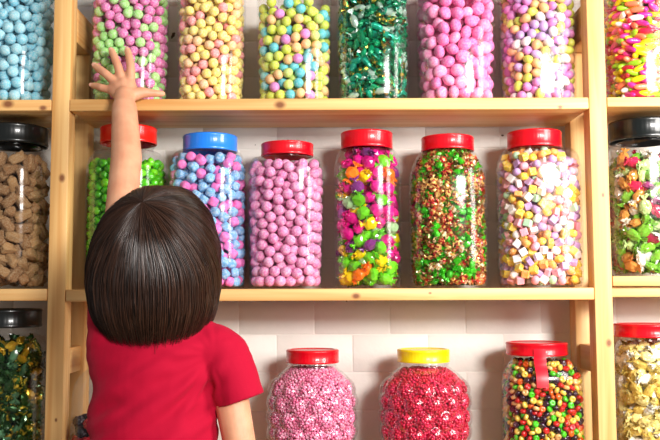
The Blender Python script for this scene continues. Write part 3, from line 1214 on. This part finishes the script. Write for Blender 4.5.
def remesh(bm, name, voxel, smooth_it, fac=.5):
    bmesh.ops.recalc_face_normals(bm, faces=bm.faces)
    me = bpy.data.meshes.new(name + '_raw')
    bm.to_mesh(me)
    bm.free()
    o = bpy.data.objects.new(name + '_raw', me)
    COL.objects.link(o)
    m = o.modifiers.new('r', 'REMESH')
    m.mode = 'VOXEL'
    m.voxel_size = voxel
    s = o.modifiers.new('s', 'SMOOTH')
    s.factor = fac
    s.iterations = smooth_it
    dg = bpy.context.evaluated_depsgraph_get()
    dg.update()
    out = bpy.data.meshes.new_from_object(o.evaluated_get(dg))
    out.name = name
    bpy.data.objects.remove(o)
    bpy.data.meshes.remove(me)
    out.polygons.foreach_set('use_smooth', [True] * len(out.polygons))
    return out


def shift(me, off):
    n = len(me.vertices)
    co = np.empty(n * 3, np.float32)
    me.vertices.foreach_get('co', co)
    co = co.reshape(n, 3) - np.array(off, np.float32)
    me.vertices.foreach_set('co', co.ravel())
    me.update()


def skin_mat():
    m, nt, b = new_mat('skin')
    L = nt.links
    geo = N(nt, 'ShaderNodeNewGeometry')
    nz = N(nt, 'ShaderNodeTexNoise')
    nz.inputs['Scale'].default_value = 40
    nz.inputs['Detail'].default_value = 4
    L.new(geo.outputs['Position'], nz.inputs['Vector'])
    cr = N(nt, 'ShaderNodeValToRGB')
    e = cr.color_ramp.elements
    e[0].position, e[1].position = .3, .7
    e[0].color = (*lin((212, 146, 112)), 1)
    e[1].color = (*lin((226, 168, 132)), 1)
    L.new(nz.outputs['Fac'], cr.inputs[0])
    L.new(cr.outputs[0], b.inputs['Base Color'])
    b.inputs['Roughness'].default_value = .5
    b.inputs['Subsurface Weight'].default_value = .15
    b.inputs['Subsurface Radius'].default_value = (.008, .003, .0015)
    b.inputs['Subsurface Scale'].default_value = 1.
    return m


cx = G0.x
P_ = lambda x, y, Y: at(x, y, Y)
bm = bmesh.new()
# head, face (turned to the shelf) and neck
hc = at(155, 262, YG)
ellipsoid(bm, hc + Vector((0, .0, .012)), (.070, .082, .086))
ellipsoid(bm, hc + Vector((0, .028, -.045)), (.052, .056, .050))            # jaw
ellipsoid(bm, hc + Vector((0, .086, -.030)), (.010, .013, .014))            # nose
ellipsoid(bm, hc + Vector((0, .077, -.058)), (.018, .008, .006))            # lips
ellipsoid(bm, hc + Vector((0, .070, -.078)), (.016, .012, .010))            # chin
for s in (-1, 1):
    ellipsoid(bm, hc + Vector((s * .026, .072, -.004)), (.014, .010, .009))  # eyelids
    ellipsoid(bm, hc + Vector((s * .036, .056, -.032)), (.020, .018, .018))  # cheeks
    ellipsoid(bm, hc + Vector((s * .071, .004, -.012)), (.006, .014, .022))  # ears
zs_ = at(155, 340, YG).z
rcone(bm, hc + Vector((0, -.005, -.045)), .037, (cx, YG, zs_ + .005), .040)
# trunk down to the hips
tcx = at(152, 400, 1.25).x
ell_rings(bm, [(tcx, YG + .002, zs_ - .30, .080, .062), (tcx, YG + .002, zs_ - .24, .075, .055), (tcx, YG, zs_ - .16, .078, .052), (tcx, YG, zs_ - .08, .083, .053),
               (cx, YG, zs_ - .03, .085, .048), (cx, YG, zs_ + .0, .06, .040)])
# raised arm
SHL = at(116, 322, YG)
ELB = at(121, 216, 1.325)
WRI = at(124.5, 108, 1.412)
rcone(bm, SHL, .031, ELB, .0245)
FM = at(126.5, 158, 1.372)
rcone(bm, ELB, .0245, FM, .0246)
rcone(bm, FM, .0246, WRI, .0205)
# hanging arm
SHR = at(224, 360, YG)
ELR = at(243, 462, 1.255)
WRR = at(248, 570, 1.285)
rcone(bm, SHR, .027, ELR, .0225)
rcone(bm, ELR, .0225, at(246, 505, 1.262), .0225)
rcone(bm, at(246, 505, 1.262), .0225, WRR, .0165)


def finger(bm, pts, radii):
    for (a, b, ra, rb) in zip(pts[:-1], pts[1:], radii[:-1], radii[1:]):
        rcone(bm, a, ra, b, rb, 14)


# reaching hand: back of the hand to the viewer, fingers spread against the jar
palm = at(124, 89, 1.4300)
rcone(bm, WRI, .0185, at(124.5, 96, 1.425), .0165)
for (kx, ky, r) in ((113, 90, .0100), (117.5, 86, .0112), (123.5, 84, .0115), (130, 86, .0112)):
    rcone(bm, at(124.5, 98, 1.425), .0135, at(kx, ky, 1.4370), r, 16)
ellipsoid(bm, at(122.5, 90, 1.4330), (.0195, .0105, .0185))
tips = {
    'little': [(112, 90.5, 1.4370), (101.5, 87.6, 1.4400), (96.5, 86.0, 1.4490), (92.4, 85.3, 1.4535)],
    'ring': [(117, 84, 1.4380), (106.5, 74.5, 1.4400), (100.2, 69.5, 1.4470), (95.3, 65.8, 1.4525)],
    'middle': [(122, 80, 1.4390), (118, 66.5, 1.4390), (114.6, 57.5, 1.4450), (111.6, 50.8, 1.4525)],
    'index': [(130.5, 81, 1.4380), (130.8, 67, 1.4390), (129.4, 58, 1.4450), (127.6, 50.5, 1.4525)],
}
for k, pts in tips.items():
    r = .0066 if k == 'little' else .0075
    finger(bm, [at(*p) for p in pts], [r * 1.12, r, r * .93, r * .80])
finger(bm, [at(128, 96, 1.427), at(142, 92.5, 1.438), at(153, 93.2, 1.4440), at(162.5, 93.8, 1.4490)], [.0120, .0098, .0068, .0054])
# hanging hand, lightly curled (below the picture)
rcone(bm, WRR, .0165, at(248, 590, 1.29), .0185)
for i, (dx, r) in enumerate(((-9, .0056), (-3, .0060), (3, .0062), (9, .0060))):
    b = at(248 + dx, 606, 1.292)
    rcone(bm, at(248, 588, 1.29), .0145, b, .0085, 14)
    finger(bm, [b, b + Vector((0, .004, -.024 + .002 * abs(i - 2))), b + Vector((0, .014, -.042 + .003 * abs(i - 2)))], [r * 1.05, r, r * .82])
b = at(248, 590, 1.29)
finger(bm, [b + Vector((-.008, .006, 0)), b + Vector((-.02, .02, -.02)), b + Vector((-.02, .028, -.04))], [.009, .0072, .0055])
# legs
for s in (-1, 1):
    hx = tcx + s * .042
    rcone(bm, (hx, YG + .002, zs_ - .31), .052, (hx, YG + .004, zs_ - .56), .036)
    rcone(bm, (hx, YG + .004, zs_ - .56), .034, (hx, YG - .004, .07), .023)
    rcone(bm, (hx, YG - .005, .035), .024, (hx + s * .012, YG + .085, .026), .018)
body = remesh(bm, 'body', .0021, 7)
shift(body, G0)
link_mesh('body', body, skin_mat(), person)

M_NAIL = plain('fingernail', (238, 178, 156), .25, .4)
for k, pts in list(tips.items()):
    a_, b_ = at(*pts[2]), at(*pts[3])
    ax = (b_ - a_).normalized()
    out = Vector((0, -1, 0)) - ax * ax.dot(Vector((0, -1, 0)))
    out.normalize()
    r = (.0066 if k == 'little' else .0075) * .80
    rot = Matrix((ax.cross(out), out, ax)).transposed()
    e_ = bmesh.new()
    ellipsoid(e_, b_ + out * (r * .72) + ax * (r * .15) - G0, (r * .62, r * .22, r * .72), rot)
    link_mesh('fingernail', bm_mesh('fingernail', e_), M_NAIL, person)

# eyes, hidden on the far side of the head
M_EYE = plain('eye_dark', (50, 32, 24), .15, .6)
for s in (-1, 1):
    e_ = bmesh.new()
    ellipsoid(e_, hc + Vector((s * .026, .0792, -.004)) - G0, (.0065, .0035, .0045))
    link_mesh('eye', bm_mesh('eye', e_), M_EYE, person)

# T-shirt
bm = bmesh.new()
zy = lambda y: at(150, y, 1.25).z
def tr(y, xl, xr, d, Yc=YG):
    a, b = at(xl, y, Yc - .01), at(xr, y, Yc - .01)
    return ((a.x + b.x) / 2, Yc, a.z, (b.x - a.x) / 2, d)
rings = [tr(560, 84, 222, .078), tr(500, 86, 219, .074), tr(440, 88.5, 216.5, .070), tr(410, 88, 216, .067), tr(385, 87, 216, .066), tr(362, 86, 220, .063), tr(345, 87, 224, .058), tr(332, 96, 212, .05), tr(322, 116, 196, .044), tr(316, 128, 184, .04)]
ell_rings(bm, rings, 48)
# sloping shoulders
rcone(bm, at(150, 342, YG), .047, at(214, 352, YG), .039, 24)
rcone(bm, at(170, 336, YG), .037, at(210, 346, YG), .037, 24)
rcone(bm, at(210, 346, YG), .037, at(224, 356, YG), .037, 24)
rcone(bm, at(150, 344, YG), .047, at(116, 338, YG), .042, 24)
rcone(bm, at(116, 345, YG), .040, at(113, 306, YG + .012), .0365, 24)
# raised sleeve
axl = at(119, 252, 1.312) - at(113, 306, YG + .012)
tube_open(bm, [(at(114, 318, YG + .008), .038, .040, axl), (at(115, 292, YG + .02), .0365, .038, axl), (at(118, 262, 1.307), .034, .036, axl)])
# hanging sleeve with its slanting hem
d0 = at(240, 402, 1.262) - at(222, 350, YG)
tube_open(bm, [(at(215, 346, YG), .036, .038, d0), (at(226, 364, 1.268), .0385, .039, d0), (at(234, 384, 1.265), .0375, .038, d0), (at(240.3, 401.5, 1.262), .0368, .036, d0)])
shirt = remesh(bm, 't_shirt', .0026, 5)
n = len(shirt.vertices)
co = np.empty(n * 3, np.float32)
no = np.empty(n * 3, np.float32)
shirt.vertices.foreach_get('co', co)
shirt.vertex_normals.foreach_get('vector', no)
co, no = co.reshape(n, 3), no.reshape(n, 3)
disp = np.zeros(n)
fx, fz = at(214, 356, 1.24).x, at(214, 356, 1.24).z      # folds run from the armpit across the back
for i in range(n):
    x, y, z = co[i]
    dx, dz = x - fx, z - fz
    a = math.atan2(dz, -dx)
    q = math.hypot(dx, dz)
    ua = dx * .72 + dz * .69            # across the diagonal folds
    va = dx * -.69 + dz * .72
    w = noise.noise(Vector((dx * 9 - dz * 4, y * 4, dz * 34 - dx * 17))) * .011
    w += noise.noise(Vector((dx * 14 + 5, y * 7, dz * 55 - dx * 33))) * .0042
    w += noise.noise(Vector((x * 60, y * 60, z * 60))) * .0005
    sm = max(0., min(1., (q - .012) / .04)) * math.exp(-(q / .16) ** 2)
    w += .0034 * sm * math.sin(15 * a + 3.0 * noise.noise(Vector((x * 18, 3, z * 18)))) * (1 if dx < 0 else max(.0, 1 - dx / .012))
    low = min(1., max(.3, (fz + .04 - z) / .10))
    disp[i] = w * low * (1 if dx < .01 else max(.35, 1 - (dx - .01) / .02))

co += no * disp[:, None].astype(np.float32)
shirt.vertices.foreach_set('co', co.ravel())
shift(shirt, G0)


def cloth_mat():
    m, nt, b = new_mat('crimson_cotton')
    L = nt.links
    b.inputs['Base Color'].default_value = (*lin((174, 2, 44)), 1)
    b.inputs['Roughness'].default_value = .85
    b.inputs['Sheen Weight'].default_value = .15
    b.inputs['Sheen Tint'].default_value = (*lin((255, 120, 140)), 1)
    b.inputs['Specular IOR Level'].default_value = .2
    geo = N(nt, 'ShaderNodeNewGeometry')
    wv = N(nt, 'ShaderNodeTexNoise')
    wv.inputs['Scale'].default_value = 900
    L.new(geo.outputs['Position'], wv.inputs['Vector'])
    bp = N(nt, 'ShaderNodeBump')
    bp.inputs['Strength'].default_value = .12
    bp.inputs['Distance'].default_value = .001
    L.new(wv.outputs['Fac'], bp.inputs['Height'])
    L.new(bp.outputs[0], b.inputs['Normal'])
    return m


link_mesh('t_shirt', shirt, cloth_mat(), person)
# trousers and shoes, below the picture
bm = bmesh.new()
ell_rings(bm, [(tcx, YG + .002, zs_ - .34, .092, .074), (tcx, YG + .002, zs_ - .29, .090, .072), (tcx, YG, zs_ - .22, .082, .064)])
for s in (-1, 1):
    hx = tcx + s * .044
    rcone(bm, (hx, YG + .002, zs_ - .33), .056, (hx, YG + .004, zs_ - .56), .044)
    tube_open(bm, [((hx, YG + .004, zs_ - .54), .045, .045, (0, 0, -1)), ((hx, YG - .002, .12), .038, .038, (0, 0, -1)), ((hx, YG - .002, .065), .037, .037, (0, 0, -1))])
tr_ = remesh(bm, 'trousers', .004, 4)
shift(tr_, G0)
link_mesh('trousers', tr_, plain('denim', (52, 70, 110), .85), person)
for s in (-1, 1):
    hx = tcx + s * .044
    bm = bmesh.new()
    rcone(bm, (hx, YG - .008, .032), .032, (hx + s * .012, YG + .09, .028), .028)
    sh = remesh(bm, 'shoe', .004, 3)
    shift(sh, G0)
    link_mesh('shoe', sh, plain('shoe_white', (230, 226, 220), .5), person)

# hair: a smooth cap under several thousand combed strands
hp = [at(x, y, YG) for (x, y) in HAIR]
hx_ = np.array([p.x for p in hp]) - hc.x
hz_ = np.array([p.z for p in hp]) - hc.z
ang = np.arctan2(hx_, hz_)                       # 0 up, positive to the side of the hanging arm
o_ = np.argsort(ang)
ang, hx_, hz_ = ang[o_], hx_[o_], hz_[o_]
# width of the outline by height
zz = np.linspace(-.122, .1085, 90)
AA = np.linspace(-PI, PI, 721)
RR = np.interp(AA, np.concatenate([ang - 2 * PI, ang, ang + 2 * PI]), np.tile(np.hypot(hx_, hz_), 3))
for _ in range(6):
    RR = (np.roll(RR, 1) + 2 * RR + np.roll(RR, -1)) / 4
ox, oz = RR * np.sin(AA), RR * np.cos(AA)
wr = np.array([ox[(np.abs(oz - z) < .006) & (AA > 0)].max(initial=.002) for z in zz])
wl = np.array([-ox[(np.abs(oz - z) < .006) & (AA < 0)].min(initial=-.002) for z in zz])
ZT = oz.max()
for w in (wr, wl):
    w[zz > ZT] = 1e-4
# keep the bob full down to its hem
zhem_full = -.052
for w in (wr, wl):
    k = zz < zhem_full
    w0 = np.interp(zhem_full, zz, w)
    t = (zhem_full - zz[k]) / (zhem_full + .118)
    w[k] = w0 * (1 - .30 * t ** 1.7)
KY = 1.0


def wid(z, side):
    return np.where(side > 0, np.interp(z, zz, wr), np.interp(z, zz, wl))


def inside(p):
    w = wid(p[..., 2], p[..., 0])
    d = np.maximum(np.interp(p[..., 2], zz, (wr + wl) / 2), 1e-4) * KY
    return ((p[..., 0] / np.maximum(w, 1e-4)) ** 2 + (p[..., 1] / d) ** 2 < 1) & (p[..., 2] < ZT)


def surf(u):
    lo = np.zeros(u.shape[:-1])
    hi = np.full(u.shape[:-1], .2)
    for _ in range(16):
        mid = (lo + hi) / 2
        k = inside(u * mid[..., None])
        lo = np.where(k, mid, lo)
        hi = np.where(k, hi, mid)
    return u * lo[..., None]


POLE = np.array([-.005, -.064, .078])
POLE /= np.linalg.norm(POLE)
e1 = np.cross(POLE, [0, 0, 1.])
e1 /= np.linalg.norm(e1)
e2 = np.cross(e1, POLE)      # points forward and up


def hem_z(az):
    """hem height by compass angle: long behind, a fringe over the face"""
    fwd = np.sin(az)         # +1 towards the shelf
    return np.where(fwd > .62, .03, -.112 + .026 * np.clip(fwd + 1, 0, 1.6))


g = np.random.default_rng(5)
NS, NT = 5200, 26
al = g.uniform(0, 2 * PI, NS)
clump = g.integers(0, 420, NS)
cphase = g.uniform(-1, 1, 420)
cdepth = g.uniform(0, 1, 420)
al = al + .03 * cphase[clump]
t0 = g.uniform(.0, .55, NS) ** 1.3            # strands start all over the scalp
fine = np.linspace(0, 1, 120)
th = (.006 + t0[:, None] * 1.3) + fine[None, :] * 3.0
dirs = np.cos(th)[..., None] * POLE + np.sin(th)[..., None] * (np.cos(al)[:, None, None] * e1 + np.sin(al)[:, None, None] * e2)
SP = surf(dirs)
# below the middle of the head the hair hangs straight down
paths = np.empty((NS, NT, 3))
ok = np.ones(NS, bool)
for i in range(NS):
    p = SP[i]
    below = np.nonzero(p[:, 2] < .0)[0]
    kb = below[0] if len(below) else len(p) - 1
    q = p[:kb + 1]
    az = math.atan2(q[-1, 1], q[-1, 0])
    zh = float(hem_z(np.array(az))) + g.normal() * .0035 + .005 * cphase[clump[i]] - (abs(g.normal()) * .006 if g.random() < .15 else 0)
    if zh > 0:            # the fringe
        keep = np.nonzero((q[:, 2] > zh) | (q[:, 1] < .03))[0]
        q = q[:max(3, len(keep))]
    else:
        m = 14
        zl = np.linspace(q[-1, 2], zh, m)[1:]
        # the sideways drift dies away smoothly
        k0 = max(0, kb - 6)
        a0 = math.atan2(p[k0, 1], p[k0, 0])
        da = (az - a0 + PI) % (2 * PI) - PI
        dzz = max(1e-4, q[min(k0, len(q) - 1), 2] - q[-1, 2])
        rate = max(-8, min(8, da / dzz))
        s_ = q[-1, 2] - zl
        aa = az + rate * .03 * (1 - np.exp(-s_ / .03))
        w = wid(zl, np.cos(aa))
        d = np.interp(zl, zz, (wr + wl) / 2) * KY
        rr = 1 / np.sqrt((np.cos(aa) / w) ** 2 + (np.sin(aa) / d) ** 2)
        q = np.concatenate([q, np.stack([rr * np.cos(aa), rr * np.sin(aa), zl], 1)])
    L = np.concatenate([[0], np.cumsum(np.linalg.norm(np.diff(q, axis=0), axis=1))])
    if L[-1] < .012:
        ok[i] = False
        continue
    tt = np.linspace(0, L[-1], NT)
    paths[i] = np.stack([np.interp(tt, L, q[:, k]) for k in range(3)], 1)
paths, clump, al = paths[ok], clump[ok], al[ok]
NS = len(paths)
nrm = paths / np.linalg.norm(paths, axis=2, keepdims=True)
u = np.linspace(0, 1, NT)
lift = (-.0035 + .0030 * cdepth[clump][:, None] + g.uniform(-.0015, .0015, NS)[:, None]) + .0009 * np.sin(u[None, :] * 9 + 6 * cphase[clump][:, None])
paths = paths + nrm * (lift * np.minimum(1, u * 4 + .25)[None, :])[..., None]
sidev = np.cross(np.gradient(paths, axis=1), nrm)
sidev /= np.linalg.norm(sidev, axis=2, keepdims=True) + 1e-9
paths = paths + sidev * (.0016 * np.sin(u[None, :] * 5 * (1 + .4 * cphase[clump][:, None]) + al[:, None] * 40) * u[None, :])[..., None]
wd = (.00062 * g.uniform(.6, 1.3, NS))[:, None] * np.interp(u, [0, .1, .8, 1], [.5, 1, .9, .25])[None, :]
a3 = [0, 2 * PI / 3, 4 * PI / 3]
V = np.stack([paths + (sidev * math.cos(a) + nrm * math.sin(a) * .6) * wd[..., None] for a in a3], 2)     # strand, step, corner
V = V.reshape(-1, 3)
base = (np.arange(NS)[:, None] * NT + np.arange(NT - 1)[None, :]) * 3
Q = []
for c in range(3):
    d = (c + 1) % 3
    Q.append(np.stack([base + c, base + d, base + 3 + d, base + 3 + c], -1).reshape(-1, 4))
Q = np.concatenate(Q)
# cap: closed shell a little inside
nph = 64
caprows = []
for z in np.linspace(-.088, ZT - .0035, 50):
    ph = np.arange(nph) * 2 * PI / nph
    w = np.maximum(wid(np.full(nph, min(z + .002, ZT)), np.cos(ph)) - .0045, .001)
    d = max(float(np.interp(z + .002, zz, (wr + wl) / 2)) * KY - .0045, .001)
    row = np.stack([w * np.cos(ph), d * np.sin(ph), np.full(nph, z)], 1)
    # open towards the face
    f = np.sin(ph) > .62
    if z < .03:
        row[f, 1] = np.minimum(row[f, 1], .05)
    caprows.append(row)
CV = np.concatenate(caprows)
cq = []
for i in range(len(caprows) - 1):
    for k in range(nph):
        a, b = i * nph + k, i * nph + (k + 1) % nph
        cq.append((a, b, b + nph, a + nph))
nb = len(V)
CV = np.concatenate([CV, [[0, 0, -.084], [0, 0, ZT - .0033]]])
c0, c1 = len(CV) - 2, len(CV) - 1
tq = len(caprows) - 1
capt = [(c0, (k + 1) % nph, k, k) for k in range(nph)]
Q = np.concatenate([Q, np.array(cq) + nb])
V = np.concatenate([V, CV]) + np.array(hc - G0)
hair = np_mesh('hair', V, Q, None, None, True)


def hair_mat():
    m, nt, b = new_mat('dark_brown_hair')
    L = nt.links
    geo = N(nt, 'ShaderNodeNewGeometry')
    cr = N(nt, 'ShaderNodeValToRGB')
    e = cr.color_ramp.elements
    e[0].color = (*lin((16, 10, 8)), 1)
    e[1].color = (*lin((74, 46, 32)), 1)
    L.new(geo.outputs['Random Per Island'], cr.inputs[0])
    L.new(cr.outputs[0], b.inputs['Base Color'])
    b.inputs['Roughness'].default_value = .3
    b.inputs['Specular IOR Level'].default_value = .55
    return m


link_mesh('hair', hair, hair_mat(), person)

# ------------------------------------------------------------------ light
def area(name, loc, target, sx, sy, power, col=(1, 1, 1)):
    l = bpy.data.lights.new(name, 'AREA')
    l.shape = 'RECTANGLE'
    l.size, l.size_y = sx, sy
    l.energy = power
    l.color = col
    o = bpy.data.objects.new(name, l)
    COL.objects.link(o)
    o.location = loc
    d = Vector(target) - Vector(loc)
    o.rotation_euler = d.to_track_quat('-Z', 'Y').to_euler()
    return o


area('softbox', (.95, .80, E + .36), (0, 1.55, E + .06), .30, .70, 15, (1, .96, .91))
area('front_fill', (.95, -.75, E + .64), (0, 1.5, E), .5, .42, 52, (1, .96, .92))  # unseen front fill light behind and right of the camera, no ceiling fitting
w = bpy.data.worlds.new('room_light')
w.use_nodes = True
w.node_tree.nodes['Background'].inputs[0].default_value = (1, .97, .95, 1)
w.node_tree.nodes['Background'].inputs[1].default_value = .22
SC.world = w

# ------------------------------------------------------------------ camera
cam = bpy.data.cameras.new('camera')
cam.sensor_width = 36
cam.lens = F / 660 * 36
cam.clip_start = .01
co_ = bpy.data.objects.new('camera', cam)
COL.objects.link(co_)
co_.matrix_world = Matrix.Translation(CAMPOS) @ RC.to_4x4()
SC.camera = co_
SC.view_settings.view_transform = 'Standard'
SC.view_settings.look = 'None'
SC.view_settings.gamma = 1
SC.view_settings.use_curve_mapping = False
SC.view_settings.exposure = 0.2
try:
    SC.cycles.transparent_max_bounces = 24
    SC.cycles.max_bounces = 8
    SC.cycles.use_denoising = True
except Exception:
    pass
